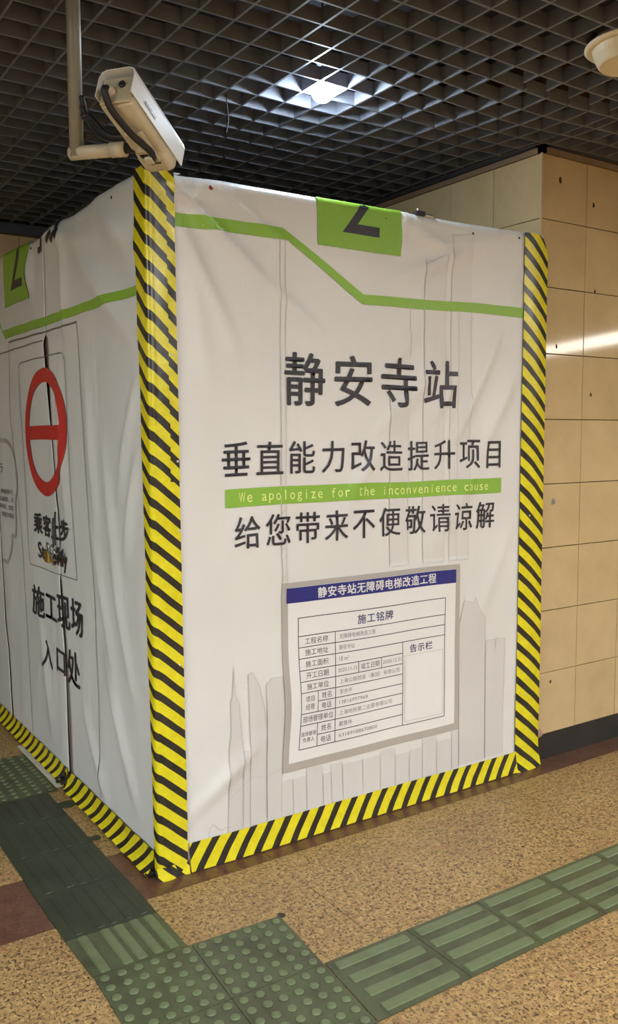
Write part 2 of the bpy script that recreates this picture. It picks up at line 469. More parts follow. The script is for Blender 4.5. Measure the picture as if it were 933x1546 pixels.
# stopping tiles in front of the hoarding corner
A = [(-.392, -.420), (-.085, -.430), (-.108, -.728), (-.402, -.722)]
B = [(-.085, -.430), (.224, -.443), (.196, -.738), (-.108, -.728)]
A2 = [(-.402, -.722), (-.108, -.728), (-.130, -1.030), (-.425, -1.025)]
B2 = [(-.108, -.728), (.196, -.738), (.166, -1.030), (-.130, -1.030)]
for c in (A, B, A2, B2): dome_tile(c)
for c in ([(-.425, -1.03), (-.13, -1.03), (-.13, -1.33), (-.425, -1.33)], [(-.13, -1.03), (.166, -1.03), (.166, -1.33), (-.13, -1.33)]): tile_base(c, M['tact_gap'])
# right-hand guiding strip
rb = bar_mesh(.272, .038, .005, M['tact'])
YE, YG = -.735, -1.029
for k in range(-1, 14):
    x0 = .512 + .3 * (k); x1 = x0 + .3
    if k == -1: x0, x1 = .2, .512
    c = [(x0, YE), (x1, YE), (x1, YG), (x0, YG)]
    if k == -1: c = [(.199, YE), (.512, YE), (.512, YG), (.169, YG)]
    o, ctr = tile_base(c, M['tact_gap'])
    for q in range(4):
        d = bpy.data.objects.new('ridge', rb); link(d, o)
        xo = .5 * (x0 + x1) - ctr.x
        d.location = (xo + (-.004 if k == -1 else 0), YE - .036 - q * .0735 - ctr.y, TH)
# left strip: one clean half tile, then worn dark ones
XA, XB = -.402, -.098
lb = bar_mesh(.212, .032, .005, M['tact']); lbd = bar_mesh(.27, .030, .002, M['tact_dirty'])
c = [(XA, -.20), (XB, -.20), (XB, -.4285), (XA + .008, -.4195)]
o, ctr = tile_base(c, M['tact_gap'], TH, .0006)
for q, x in enumerate((-.352, -.280, -.235, -.183, -.134)):
    d = bpy.data.objects.new('ridge', lb); link(d, o); d.rotation_euler[2] = PI / 2; d.location = (x - ctr.x, -.310 - ctr.y, TH)
y0 = -.20
for k in range(4):
    y1 = min(y0 + .30, .965)
    if k == 3: y1 = .965
    c = [(XA, y1), (XB, y1), (XB, y0), (XA, y0)]
    o, ctr = tile_base(c, M['tact_dirty'], TH, .0008)
    for q, x in enumerate((-.352, -.280, -.235, -.183, -.134)):
        d = bpy.data.objects.new('ridge', lbd); link(d, o); d.rotation_euler[2] = PI / 2; d.scale[0] = (y1 - y0) / .3; d.location = (x - ctr.x, (y0 + y1) / 2 - ctr.y, TH)
    y0 = y1
# turning tiles beside the hoarding further back
for r_ in range(2):
    for k in range(4):
        x1 = -.05 - .30 * k if k else -.05; x0 = -.05 - .30 * (k + 1)
        ya = .965 + .265 * r_; yb = ya + .265
        o, ctr = tile_base([(x0, yb), (x1, yb), (x1, ya), (x0, ya)], M['tact_gap'])
        b = bmesh.new()
        for a in range(6):
            for c_ in range(6):
                lathe(b, [(.0155, 0), (.0115, .0045), (.006, .0052)], 10, Matrix.Translation(((a + .5) / 6 * .3 - .15, (c_ + .5) / 6 * .265 - .1325, TH)))
        d = bm_obj('domes', b, M['tact'], o, True); d['kind'] = 'stuff'
# dark worn stains on the slabs by the strip
def flat_blob(name, c, rx, ry, mat, seed, parent=floor, z=.0012, rot=0):
    b = bmesh.new(); n = 22; vs = []; 
    for k in range(n):
        a = k * 2 * PI / n; f = 1 + .5 * noise.noise(Vector((math.cos(a) * 1.3 + seed, math.sin(a) * 1.3, seed)))
        x, y = math.cos(a) * rx * f, math.sin(a) * ry * f
        vs.append(b.verts.new((x * math.cos(rot) - y * math.sin(rot), x * math.sin(rot) + y * math.cos(rot), z)))
    b.faces.new(vs); o = bm_obj(name, b, mat, parent); o.location = (c[0], c[1], 0); return o
flat_blob('stain', (.233, -.441), .014, .013, M['stain'], 1)
flat_blob('stain', (-.07, .80), .05, .035, M['tact_dirty'], 2, z=.0022)
flat_blob('stain', (-.08, .43), .03, .02, M['tact_dirty'], 4, z=.0022)

# ------------------------------------------------------------------ the hoarding
HB = empty('construction_hoarding', 'box-shaped construction hoarding clad in white printed vinyl and edged with hazard tape', 'hoarding', (0, 0, 0))
BX, BYL = 1.9, 2.3
def ridge_sum(list_, a, z):
    s = 0
    for (x0, z0, x1, z1, w_, amp) in list_:
        dx, dz = x1 - x0, z1 - z0; L2 = dx * dx + dz * dz
        t = ((a - x0) * dx + (z - z0) * dz) / L2; tc = min(1, max(0, t))
        px, pz = x0 + dx * tc, z0 + dz * tc
        d2 = (a - px) ** 2 + (z - pz) ** 2
        if d2 < (3 * w_) ** 2:
            s += 2.3 * amp * math.exp(-d2 / (w_ * w_)) * (math.sin(PI * min(1, max(0, .1 + .8 * tc))))
    return s
RF = [(.08, 2.40, .43, 2.12, .020, .010), (.43, 2.12, .75, 1.90, .025, .006), (.10, 2.30, .33, 1.85, .022, .009), (.24, 2.40, .55, 2.25, .016, .005),
      (.2, 2.40, .14, 2.36, .012, .005), (.14, 2.20, .22, 1.75, .03, .006), (1.39, 1.55, 1.63, 1.98, .024, .008), (1.70, 2.12, 1.772, 2.28, .010, .008),
      (.95, 1.56, 1.17, 1.76, .02, .005), (1.06, 1.60, 1.32, 1.9, .022, .005), (1.20, 1.56, 1.40, 1.80, .018, .004), (1.52, 1.45, 1.75, 1.85, .03, .006),
      (1.0, 1.8, 1.2, 2.02, .02, .004), (1.0, 2.15, 1.6, 2.38, .03, .006), (1.2, 2.33, 1.6, 2.39, .02, .004), (.7, 1.1, .95, 1.45, .03, .003),
      (.12, .2, .42, .42, .025, .006), (.6, .95, .3, 1.25, .04, .004), (1.5, .7, 1.75, 1.2, .03, .004), (1.25, 1.05, 1.5, 1.4, .03, .004), (.8, 1.3, 1.0, 1.52, .02, .004),
      (1.08, 2.30, 1.10, 2.42, .015, .006), (1.10, 2.40, 1.35, 2.30, .022, .006)]
RL = [(.12, 2.2, .45, 2.4, .05, .012), (.15, 1.9, .7, 2.3, .06, .010), (.1, 1.75, .3, 1.35, .03, .010), (.12, 1.5, .25, 1.1, .03, .010), (.5, 2.30, 1.1, 2.42, .05, .010),
      (.85, 2.0, .85, 2.4, .04, .010), (.6, 1.2, .35, .5, .04, .007), (.5, .7, .2, .2, .035, .009), (.4, 1.1, .2, .6, .03, .006), (1.3, 2.2, 1.32, 2.4, .03, .012),
      (.62, 1.8, .55, 1.2, .03, .006), (.75, .4, .5, .1, .03, .006), (1.35, .7, 1.2, .2, .04, .006), (.95, 1.8, .9, 1.2, .04, .006), (.45, 1.5, .3, .9, .035, .007)]
def dF(x, z):
    d = .003 + .006 * noise.noise(Vector((x * 1.3, z * 1.1, 3))) + .0022 * noise.noise(Vector((x * 4 + z * 2, z * 3 - x * 2, 9)))
    d += ridge_sum(RF, x, z)
    if z < .12: d += .010 * (1 - z / .12)
    return max(d, -.004)
def dL(y, z):
    d = -.002 + .012 * noise.noise(Vector((y * 1.6, z * .8, 31))) + .004 * noise.noise(Vector((y * 6, z * 2, 12)))
    d += ridge_sum(RL, y, z)
    d += .004 * math.exp(-((y - 1.04) / .05) ** 2) * (1 if z < 2 else 0)
    return max(d, -.008)
ZTF = [(0, 2.418), (.095, 2.416), (.27, 2.423), (1.0, 2.425), (1.08, 2.428), (1.15, 2.424), (1.42, 2.425), (1.78, 2.436), (1.95, 2.44)]
ZTL = [(0, 2.425), (.094, 2.427), (.36, 2.437), (.74, 2.421), (.95, 2.428), (1.31, 2.418), (1.5, 2.43), (1.76, 2.437), (2.3, 2.43)]
RR = .013
def warp(a, z):   # the print is slightly pulled out of true
    dx = .016 * math.exp(-((z - .52) / .14) ** 2) * math.exp(-((a - .55) / .12) ** 2) + .006 * noise.noise(Vector((a * 2, z * 3, 4)))
    dz = .005 * noise.noise(Vector((a * 3, z * 2, 14)))
    return dx, dz
def mapF(x, s, off, wp=True):
    if wp:
        a, b_ = warp(x, s); x += a; s += b_
    zt = interp(ZTF, x); d = dF(x, min(s, zt))
    if s <= zt: return Vector((x, -(d + off), s))
    a = (s - zt) / RR
    if a < PI / 2: return Vector((x, -d + RR - (RR + off) * math.cos(a), zt + (RR + off) * math.sin(a)))
    return Vector((x, -d + RR + (s - zt - RR * PI / 2), zt + RR + off))
def mapL(y, s, off, wp=True):
    if wp:
        s += .004 * noise.noise(Vector((y * 4, s * 3, 44))); y += .006 * noise.noise(Vector((y * 2, s * 5, 54)))
    zt = interp(ZTL, y); d = dL(y, min(s, zt))
    if s <= zt: return Vector((-(d + off), y, s))
    a = (s - zt) / RR
    if a < PI / 2: return Vector((-d + RR - (RR + off) * math.cos(a), y, zt + (RR + off) * math.sin(a)))
    return Vector((-d + RR + (s - zt - RR * PI / 2), y, zt + RR + off))

def sheet(name, mapf, a0, a1, mat, na=90, srange=(0.002, 2.56), ns=128, smooth=True, thick=.0008):
    """a0, a1 may be functions of s"""
    f0 = a0 if callable(a0) else (lambda s: a0); f1 = a1 if callable(a1) else (lambda s: a1)
    b = bmesh.new(); g = []
    for j_ in range(ns + 1):
        s = srange[0] + (srange[1] - srange[0]) * j_ / ns
        g.append([b.verts.new(mapf(f0(s) + (f1(s) - f0(s)) * i_ / na, s, 0, False)) for i_ in range(na + 1)])
    for j_ in range(ns):
        for i_ in range(na): b.faces.new((g[j_][i_], g[j_][i_ + 1], g[j_ + 1][i_ + 1], g[j_ + 1][i_]))
    o = bm_obj(name, b, mat, HB, smooth)
    md = o.modifiers.new('thick', 'SOLIDIFY'); md.thickness = thick; md.offset = 0
    return o
front = sheet('front_banner', mapF, .010, 1.90, M['vinyl'], 95)
GR = [(0, .925), (.065, .928), (.30, .94), (.445, .955), (.65, .966), (.80, .985), (.92, 1.000), (.965, 1.010), (1.02, 1.010), (1.10, .997), (1.21, .999), (1.29, 1.018), (1.40, 1.026), (1.51, 1.038), (1.60, 1.046), (1.72, 1.056), (1.84, 1.062), (1.98, 1.078), (1.985, 1.116), (2.6, 1.116)]
GL = [(0, .972), (.065, .968), (.30, .984), (.445, .989), (.65, .994), (.80, 1.014), (.92, 1.020), (.965, 1.011), (1.02, 1.012), (1.10, 1.010), (1.21, 1.012), (1.29, 1.032), (1.40, 1.040), (1.51, 1.052), (1.60, 1.072), (1.72, 1.100), (1.84, 1.126), (1.978, 1.152), (1.985, 1.117), (2.6, 1.117)]
gr = lambda s: interp(GR, s); gl = lambda s: interp(GL, s)
G2R = [(0, 1.850), (.2, 1.885), (.42, 1.905), (.57, 1.950), (.7, 1.958), (.9, 1.980), (1.13, 1.998), (1.2, 2.004), (2.6, 2.004)]
G2L = [(0, 1.872), (.2, 1.905), (.42, 1.925), (.57, 1.972), (.7, 1.976), (.9, 1.992), (1.13, 2.003), (1.2, 2.0045), (2.6, 2.0045)]
side = sheet('side_banner', mapL, .010, gr, M['vinyl_side'], 52)
side2 = sheet('side_banner', mapL, gl, lambda s: interp(G2R, s), M['vinyl_side'], 46)
sheet('side_banner', mapL, lambda s: interp(G2L, s), BYL, M['vinyl_side'], 16)
# frame behind the vinyl
b = bmesh.new(); box(b, .012, BX - .005, .012, .027, .004, 2.40); box(b, .012, .027, .012, BYL - .01, .004, 2.40); box(b, .012, BX - .005, BYL - .03, BYL - .015, .004, 2.40)
bm_obj('frame_board', b, M['inner'], HB)

# ---- printing on the vinyl
def conform(name, polys, mat, mapf, layer, parent, cell=.025, clip=None, label=None):
    b = bmesh.new()
    for pl in polys:
        try: b.faces.new([b.verts.new((p[0], p[1], 0)) for p in pl])
        except ValueError: pass
    return conform_bm(name, b, mat, mapf, layer, parent, cell, clip, label)
def conform_bm(name, b, mat, mapf, layer, parent, cell=.025, clip=None, label=None):
    xs_ = [v.co.x for v in b.verts]; zs_ = [v.co.y for v in b.verts]
    if clip is not None and max(zs_) > clip:
        bmesh.ops.bisect_plane(b, geom=b.verts[:] + b.edges[:] + b.faces[:], plane_co=(0, clip, 0), plane_no=(0, 1, 0), clear_outer=True)
    for ax, lo, hi in ((0, min(xs_), max(xs_)), (1, min(zs_), max(zs_))):
        k = math.ceil(lo / cell)
        while k * cell < hi:
            co = [0, 0, 0]; co[ax] = k * cell; no = [0, 0, 0]; no[ax] = 1
            bmesh.ops.bisect_plane(b, geom=b.verts[:] + b.edges[:] + b.faces[:], plane_co=co, plane_no=no); k += 1
    bmesh.ops.triangulate(b, faces=[f for f in b.faces if len(f.verts) > 4])
    off = .0027 + .0007 * layer
    for v in b.verts: v.co = mapf(v.co.x, v.co.y, off)
    return bm_obj(name, b, mat, parent, True, label)
def glyphs(body, space=1.0, bold=0.0, mono=None):
    """text as a mesh, normalised to the unit square of its own bounding box"""
    c = bpy.data.curves.new('t', 'FONT'); c.body = body; c.space_character = space; c.offset = bold; c.resolution_u = 3
    o = bpy.data.objects.new('t', c); COL.objects.link(o); bpy.context.view_layer.update()
    dg = bpy.context.evaluated_depsgraph_get(); me = bpy.data.meshes.new_from_object(o.evaluated_get(dg), depsgraph=dg)
    vs = [tuple(v.co[:2]) for v in me.vertices]; fs = [tuple(p.vertices) for p in me.polygons]
    bpy.data.objects.remove(o); bpy.data.curves.remove(c); bpy.data.meshes.remove(me)
    x0, x1 = min(v[0] for v in vs), max(v[0] for v in vs); y0_, y1_ = min(v[1] for v in vs), max(v[1] for v in vs)
    return [((v[0] - x0) / (x1 - x0), (v[1] - y0_) / (y1_ - y0_)) for v in vs], fs
def put(b, body, a0, a1, z0, z1, space=1.0, bold=0.0, slant=0.0):
    vs, fs = glyphs(body, space)
    for dx, dz in (((0, 0),) if not bold else ((bold, 0), (-bold, 0), (0, bold * .8), (0, -bold * .8))):
        q = [b.verts.new((a0 + (a1 - a0) * v[0] + dx, z0 + (z1 - z0) * v[1] + dz, 0)) for v in vs]
        for f in fs:
            try: b.faces.new([q[i_] for i_ in f])
            except ValueError: pass
def line_text(name, items, mat, mapf, layer, parent, cell=.025, clip=None, label=None):
    b = bmesh.new()
    for it in items: put(b, *it)
    return conform_bm(name, b, mat, mapf, layer, parent, cell, clip, label)
def char_row(name, body, a0, a1, z0, z1, gap, bold, mat, mapf, layer, parent):
    # one object per printed character, each filling its own cell of the row
    n = len(body); w_ = (a1 - a0) / (n + (n - 1) * gap)
    for k, ch in enumerate(body):
        hh = z1 - z0; x0 = a0 + k * w_ * (1 + gap)
        wide, tall, dz = GLY.get(ch, (1, 1, 0))
        line_text(name, [(ch, x0 + w_ * (1 - wide) / 2, x0 + w_ * (1 + wide) / 2, z0 + hh * dz, z0 + hh * (dz + tall), 1, bold)], mat, mapf, layer, parent)
GLY = {'目': (.72, .95, 0), '力': (.9, 1, 0), '工': (1, .86, .07), '口': (.85, .85, .05), '直': (1, .98, 0), '不': (1, .95, 0)}
def rect(a0, a1, z0, z1): return [(a0, z0), (a1, z0), (a1, z1), (a0, z1)]
def seg(p, q, w_):
    dx, dz = q[0] - p[0], q[1] - p[1]; L = math.hypot(dx, dz); nx, nz = -dz / L * w_ / 2, dx / L * w_ / 2
    return [(p[0] + nx, p[1] + nz), (p[0] - nx, p[1] - nz), (q[0] - nx, q[1] - nz), (q[0] + nx, q[1] + nz)]
def path(pts, w_): return [seg(p, q, w_) for p, q in zip(pts, pts[1:])]

# skyline (pale), then its outlines
TA = [(.271, .105), (.277, .415), (.289, .477), (.29, .589), (.30, .612), (.305, .715), (.31, .61), (.324, .583), (.33, .461), (.335, .403), (.328, .105)]
TB = [(.366, .105), (.366, .681), (.382, .687), (.409, .634), (.426, .549), (.435, .465), (.435, .105)]
TC = [(.443, .105), (.437, .625), (.46, .65), (.505, .649), (.505, .105)]
RT = [(1.42, .105), (1.417, .736), (1.444, .84), (1.497, .827), (1.512, .847), (1.538, .786), (1.571, .746), (1.575, .105)]
RT2 = [(1.58, .105), (1.575, .645), (1.631, .645), (1.634, .60), (1.641, .648), (1.693, .642), (1.694, .105)]
sky = [TA, TB, TC, RT, RT2]
random.seed(3)
x = .505
while x < 1.41:
    w_ = random.uniform(.04, .1); h = .27 - random.uniform(.0, .05); sky.append(rect(x, min(x + w_ - .004, 1.414), .1, h)); x += w_
for x0, x1, h in ((.337, .364, .397),): sky.append(rect(x0, x1, .1, h))
conform('skyline', sky, M['faint'], mapF, 0, front, .0195)['kind'] = 'stuff'
up = [rect(1.206, 1.317, 1.02, 2.27), rect(1.352, 1.467, 1.02, 2.38), rect(.515, .535, 1.01, 1.85), rect(1.03, 1.13, 1.02, 1.75)]
conform('skyline', up, M['faint2'], mapF, 0, front, .02)['kind'] = 'stuff'
ol = []
for T in (TA, TB, TC, RT, RT2): ol += path(T, .0022)
ol += path([(.19, .104), (.196, .139), (.206, .148), (.214, .147), (.228, .13), (.247, .118), (.258, .126), (.267, .125), (.285, .122), (.298, .117)], .0022)
ol += path([(.277, .229), (.34, .271), (.38, .29), (.43, .275), (.5, .293)], .002)
for x in (.512, .534): ol += path([(x, 1.01), (x, 2.27)], .0022)
for q in range(8): ol += path([(.516, 1.02 + .035 * q), (.53, 1.035 + .035 * q)], .002)
for x in (1.205, 1.318, 1.395, 1.466): ol += path([(x, 1.02), (x, 2.07 if x > 1.33 else 2.27)], .0018)
ol += path([(1.205, 2.25), (1.318, 2.30), (1.318, 2.25)], .002) + path([(1.13, 1.87), (1.13, 2.08)], .002) + path([(1.125, 1.03), (1.125, 1.6)], .0018) + path([(1.03, 1.03), (1.03, 1.75)], .0018)
ol += path([(1.351, 2.379), (1.467, 2.393), (1.467, 2.36)], .002)
conform('skyline_outline', ol, M['faint_line'], mapF, 1, front, .03)['kind'] = 'stuff'

# green line, station number block
def gl_f(y_top, y_bot): return y_top, y_bot
conform('green_line', [[(.08, 2.302), (.08, 2.257), (.544, 2.265), (.524, 2.307)], [(.524, 2.307), (.544, 2.265), (.888, 2.064), (.893, 2.102)], [(.893, 2.102), (.888, 2.064), (1.80, 2.075), (1.80, 2.118)]], M['green'], mapF, 1, front)
conform('number_block', [rect(.675, 1.076, 2.265, 2.53)], M['green'], mapF, 1, front, .01, 2.50)
line_text('number', [('2', .790, .968, 2.324, 2.60)], M['dark_print'], mapF, 2, front, .015, 2.50)
char_row('printed_character', '静安寺站', .531, 1.387, 1.670, 1.862, .27, .0026, M['dark_print'], mapF, 2, front)
char_row('printed_character', '垂直能力改造提升项目', .262, 1.668, 1.413, 1.535, .23, .0008, M['dark_print'], mapF, 2, front)
char_row('printed_character', '给您带来不便敬请谅解', .310, 1.622, 1.149, 1.265, .23, .0008, M['dark_print'], mapF, 2, front)
conform('apology_bar', [rect(.274, 1.659, 1.301, 1.367)], M['green'], mapF, 1, front)
txt = 'We apologize for the inconvenience cause'
b = bmesh.new(); pitch = (1.585 - .329) / len(txt); asc = set('Wlzfthidbk')
for k, ch in enumerate(txt):
    if ch == ' ': continue
    a0 = .329 + pitch * k; wd = pitch * (.84 if ch in 'W' else .68 if ch not in 'ilfrt' else .15 if ch in 'il' else .55)
    hh = .036 if ch in 'Wlfhbkdt' else (.034 if ch == 'i' else .026)
    zb = 1.317 - (.009 if ch in 'pgq' else 0)
    if ch in 'pg': hh = .035
    a0 += (pitch * .9 - wd) / 2
    put(b, ch, a0, a0 + wd, zb, zb + hh)
conform_bm('apology_text', b, M['light_print'], mapF, 2, front, .03)['kind'] = 'stuff'
# the printed site notice
conform('notice_border', [rect(.510, 1.415, .272, 1.004)], M['grey_print'], mapF, 2, front)
conform('notice_ground', [rect(.536, 1.389, .304, .984)], M['white_print'], mapF, 3, front)
conform('notice_header', [rect(.530, 1.391, .924, .983)], M['blue_print'], mapF, 4, front)
line_text('notice_title', [('静安寺站无障碍电梯改造工程', .675, 1.275, .933, .974, 1.06, .001)], M['white_print'], mapF, 5, front)['kind'] = 'stuff'
tx0, tx1, tx2, tx3 = .582, .756, 1.098, 1.331
rows = [.863, .784, .727, .674, .620, .568, .516, .463, .410 + .003, .3855, .349]
T0, T1 = .863, .348
def yt(p): return 1.004 - p
hl = []
rz = [.863, .791, .747, .703, .656, .612, .568, .527, .486, .441, .395, .349]
for k, z in enumerate(rz):
    a1 = tx1 if False else (tx3 if k in (0, 1, 2, 3) else tx2)
    a0 = tx0
    if k in (7, 10): a0 = .668
    hl += path([(a0, z), (a1, z)], .003)
for x, z0, z1 in ((tx0, T1, T0), (tx3, T1, T0), (tx1, T1, .791), (tx2, T1, .703), (.870, .612, .656), (.985, .612, .656), (.668, .486, .568), (.668, T1, .441)):
    hl += path([(x, z0), (x, z1)], .003)
hl += path([(tx2, T1), (tx3, T1)], .003)
conform('notice_table', hl, M['dark_print'], mapF, 4, front, .04)['kind'] = 'stuff'
conform('notice_box', path([(1.107, .366), (1.107, .642), (1.322, .642), (1.322, .362), (1.107, .362)], .0022) + path([(1.113, .366), (1.113, .62)], .001), M['faint_line'], mapF, 4, front, .04)
line_text('notice_heading', [('施工铭牌', .865, 1.045, .808, .846, 1.1, .0006), ('告示栏', 1.138, 1.262, .652, .686, 1.1, .0006)], M['navy_ink'], mapF, 4, front, .05)['kind'] = 'stuff'
mid = [(rz[k] + rz[k + 1]) / 2 for k in range(11)]
def rowt(t, a0, a1, k, h=.025, dz=0): return (t, a0, a1, mid[k] - h / 2 + dz, mid[k] + h / 2 + dz)
lab = [rowt('工程名称', .612, .722, 1), rowt('施工地址', .612, .722, 2), rowt('施工面积', .612, .722, 3), rowt('开工日期', .612, .722, 4), rowt('施工单位', .612, .722, 5),
       rowt('姓名', .688, .736, 6), rowt('电话', .688, .736, 7), rowt('现场管理单位', .592, .746, 8), rowt('姓名', .688, .736, 9), rowt('电话', .688, .736, 10),
       ('项目', .604, .650, .530, .552), ('经理', .604, .650, .500, .522), rowt('竣工日期', .882, .974, 4), ('现场管理', .588, .662, .397, .415), ('负责人', .598, .654, .374, .392)]
line_text('notice_labels', lab, M['dark_print'], mapF, 4, front, .06)['kind'] = 'stuff'
val = [rowt('无障碍电梯改造工程', .775, .955, 1, .020), rowt('静安寺站', .775, .850, 2, .020), rowt('18 m²', .775, .822, 3, .018), rowt('2020.11.15', .768, .862, 4, .015), rowt('2020.12.31', .992, 1.090, 4, .015),
       rowt('上海公路桥梁（集团）有限公司', .775, 1.080, 5, .020), rowt('李亦平', .775, .838, 6, .020), rowt('13816997968', .775, .915, 7, .015), rowt('上海地铁第二运营有限公司', .775, 1.04, 8, .020), rowt('戴惠伟', .775, .838, 9, .020), rowt('63189188670800', .775, .965, 10, .015)]
line_text('notice_entries', val, M['grey_ink'], mapF, 4, front, .06)['kind'] = 'stuff'

# ---- printing on the side vinyl (y grows away from the corner; text runs towards the corner)
conform('green_line', [[(.08, 2.068), (.08, 2.036), (1.764, 2.040), (1.808, 2.084)], [(1.808, 2.084), (1.764, 2.04), (1.99, 2.22), (1.99, 2.26)]], M['green'], mapL, 1, side)
conform('number_block', [[(1.745, 2.190), (1.312, 2.187), (1.305, 2.53), (1.765, 2.53)]], M['green'], mapL, 1, side2, .01, 2.49)
line_text('number', [('2', 1.629, 1.436, 2.256, 2.55)], M['dark_print'], mapL, 2, side2, .015, 2.49)
line_text('line_name', [('号', 1.270, 1.100, 2.362, 2.60, 1.0, .006), ('线', 1.045, .850, 2.364, 2.60, 1.0, .006)], M['dark_print'], mapL, 2, side, .015, 2.49)
conform('door_outline', path([(.565, .10), (.60, .9), (.66, 1.6), (.698, 2.010)], .004) + path([(.698, 2.010), (1.20, 2.014)], .007) + path([(1.2, 2.014), (1.700, 2.018)], .007) + path([(1.700, 2.018), (1.741, 1.685), (1.60, 1.1), (1.555, .518), (1.508, .1)], .004) + path([(1.886, 1.975), (1.149, 1.979)], .005), M['thin_print'], mapL, 1, side, .03)
conform('sign_outline', path([(.80, .955), (.835, 1.5), (.864, 1.87), (.885, 1.900), (.92, 1.907), (1.49, 1.905), (1.525, 1.895), (1.537, 1.87), (1.52, 1.5), (1.49, .98), (1.475, .945), (1.43, .943), (1.0, .952), (.80, .955)], .004), M['thin_print'], mapL, 1, side, .03)
cy, cz, ro, rzo = 1.158, 1.574, .305, .285
ring = []
n = 64
for k in range(n):
    a, b2 = 2 * PI * k / n, 2 * PI * (k + 1) / n
    f = lambda t, R1, R2: (cy + R1 * math.cos(t) - .016 * math.sin(t), cz + R2 * math.sin(t))
    ring.append([f(a, ro, rzo), f(b2, ro, rzo), f(b2, ro - .063, rzo - .063), f(a, ro - .063, rzo - .063)])
ring.append(rect(.905, 1.411, 1.543, 1.605))
conform('red_prohibition_ring', ring, M['red_print'], mapL, 2, side, .03)
for it in [('乘', 1.380, 1.262, 1.106, 1.20, 1, .0035), ('客', 1.245, 1.125, 1.106, 1.20, 1, .0035), ('止', 1.115, 1.005, 1.106, 1.20, 1, .0035), ('步', .985, .868, 1.106, 1.20, 1, .0035),
           ('施', 1.450, 1.270, .710, .850, 1, .003), ('工', 1.245, 1.085, .725, .835, 1, .003), ('现', 1.060, .905, .718, .862, 1, .003), ('场', .885, .745, .718, .868, 1, .003),
           ('入', 1.295, 1.170, .485, .612, 1, .002), ('口', 1.105, .985, .500, .605, 1, .002), ('处', .960, .800, .480, .635, 1, .002)]:
    line_text('printed_character', [it], M['dark_print'], mapL, 3, side, .03)
line_text('sign_text', [('Staff only', 1.330, .905, .968, 1.065, 1, .002)], M['dark_print'], mapL, 3, side, .03)['kind'] = 'stuff'
bub = [(2.05, 1.535), (1.943, 1.541), (1.824, 1.534), (1.732, 1.495), (1.682, 1.445), (1.65, 1.364), (1.645, 1.30), (1.690, 1.229), (1.689, 1.157), (1.698, 1.078), (1.72, 1.052), (1.786, 1.054), (1.774, 1.029), (1.797, .968), (1.835, .925), (1.873, .906), (1.954, .907)]
conform('speech_bubble', path(bub, .02), M['grey_print'], mapL, 1, side2, .03)
line_text('small_text', [('辆缓移行', 1.95, 1.735, 1.262, 1.288), ('由缓降，方', 1.97, 1.725, 1.222, 1.248), ('影响前，如急', 1.98, 1.735, 1.182, 1.208), ('请拨打电话', 1.94, 1.728, 1.142, 1.168), ('行', 1.99, 1.90, 1.372, 1.420)], M['dark_print'], mapL, 2, side2, .04)['kind'] = 'stuff'

# ---- hazard tape
def stretch(v): return v if v < 1.5 else 1.5 + (v - 1.5) * .074 / .0805
def tape(name, fn, u0, u1, v0, v1, nu, nv, mat, label=None, vm=lambda v: v):
    """fn(u, v) -> point; u0/u1 may depend on v; uv in metres"""
    f0 = u0 if callable(u0) else (lambda v: u0); f1 = u1 if callable(u1) else (lambda v: u1)
    b = bmesh.new(); uvl = b.loops.layers.uv.new('UVMap'); g = []; uvs = {}
    for j_ in range(nv + 1):
        v = v0 + (v1 - v0) * j_ / nv; row = []
        for i_ in range(nu + 1):
            u = f0(v) + (f1(v) - f0(v)) * i_ / nu
            q = b.verts.new(fn(u, v)); uvs[q] = (u, vm(v)); row.append(q)
        g.append(row)
    for j_ in range(nv):
        for i_ in range(nu):
            fc = b.faces.new((g[j_][i_], g[j_][i_ + 1], g[j_ + 1][i_ + 1], g[j_ + 1][i_]))
            for lp in fc.loops: lp[uvl].uv = uvs[lp.vert]
    o = bm_obj(name, b, mat, HB, True, label); return o
nz = lambda a, b_, c, s: noise.noise(Vector((a * s, b_ * s, c)))
def corner_fn(extra=0):
    def fn(u, v):
        r = .010; c = r * PI / 4; off = .006 + .0025 * nz(u * 3, v, 1, 5) + extra
        base = off
        if u > c:
            x = u - c + r; y = -(base + max(0, dF(x, v)) * (1 if x > .03 else .5)); 
            return Vector((x - base * 0, y, v))
        if u < -c:
            y = -u - c + r; return Vector((-(base + max(0, dL(y, v))), y, v))
        t = (u + c) / (2 * c) * PI / 2          # 0 = left face, pi/2 = front
        dl, df = dL(r, v), dF(r, v); k = t / (PI / 2)
        d = base + max(0, dl) * (1 - k) + max(0, df) * k
        return Vector((r - (r + d) * math.cos(t), r - (r + d) * math.sin(t), v))
    return fn
tape('warning_tape', corner_fn(), lambda v: -interp([(0, .020), (.2, .026), (1.2, .055), (2.45, .092)], v), lambda v: interp([(0, .105), (1.2, .098), (2.45, .090)], v) + .001 * nz(0, v, 2, 12), .0, 2.446, 22, 170, M['tape_corner'], None, stretch)
tape('warning_tape', corner_fn(.0015), lambda v: .064 + .002 * nz(0, v, 6, 6), lambda v: interp([(0, .106), (1.2, .099), (2.45, .0915)], v), 1.40, 2.434, 5, 70, M['tape_patch'], None, stretch)
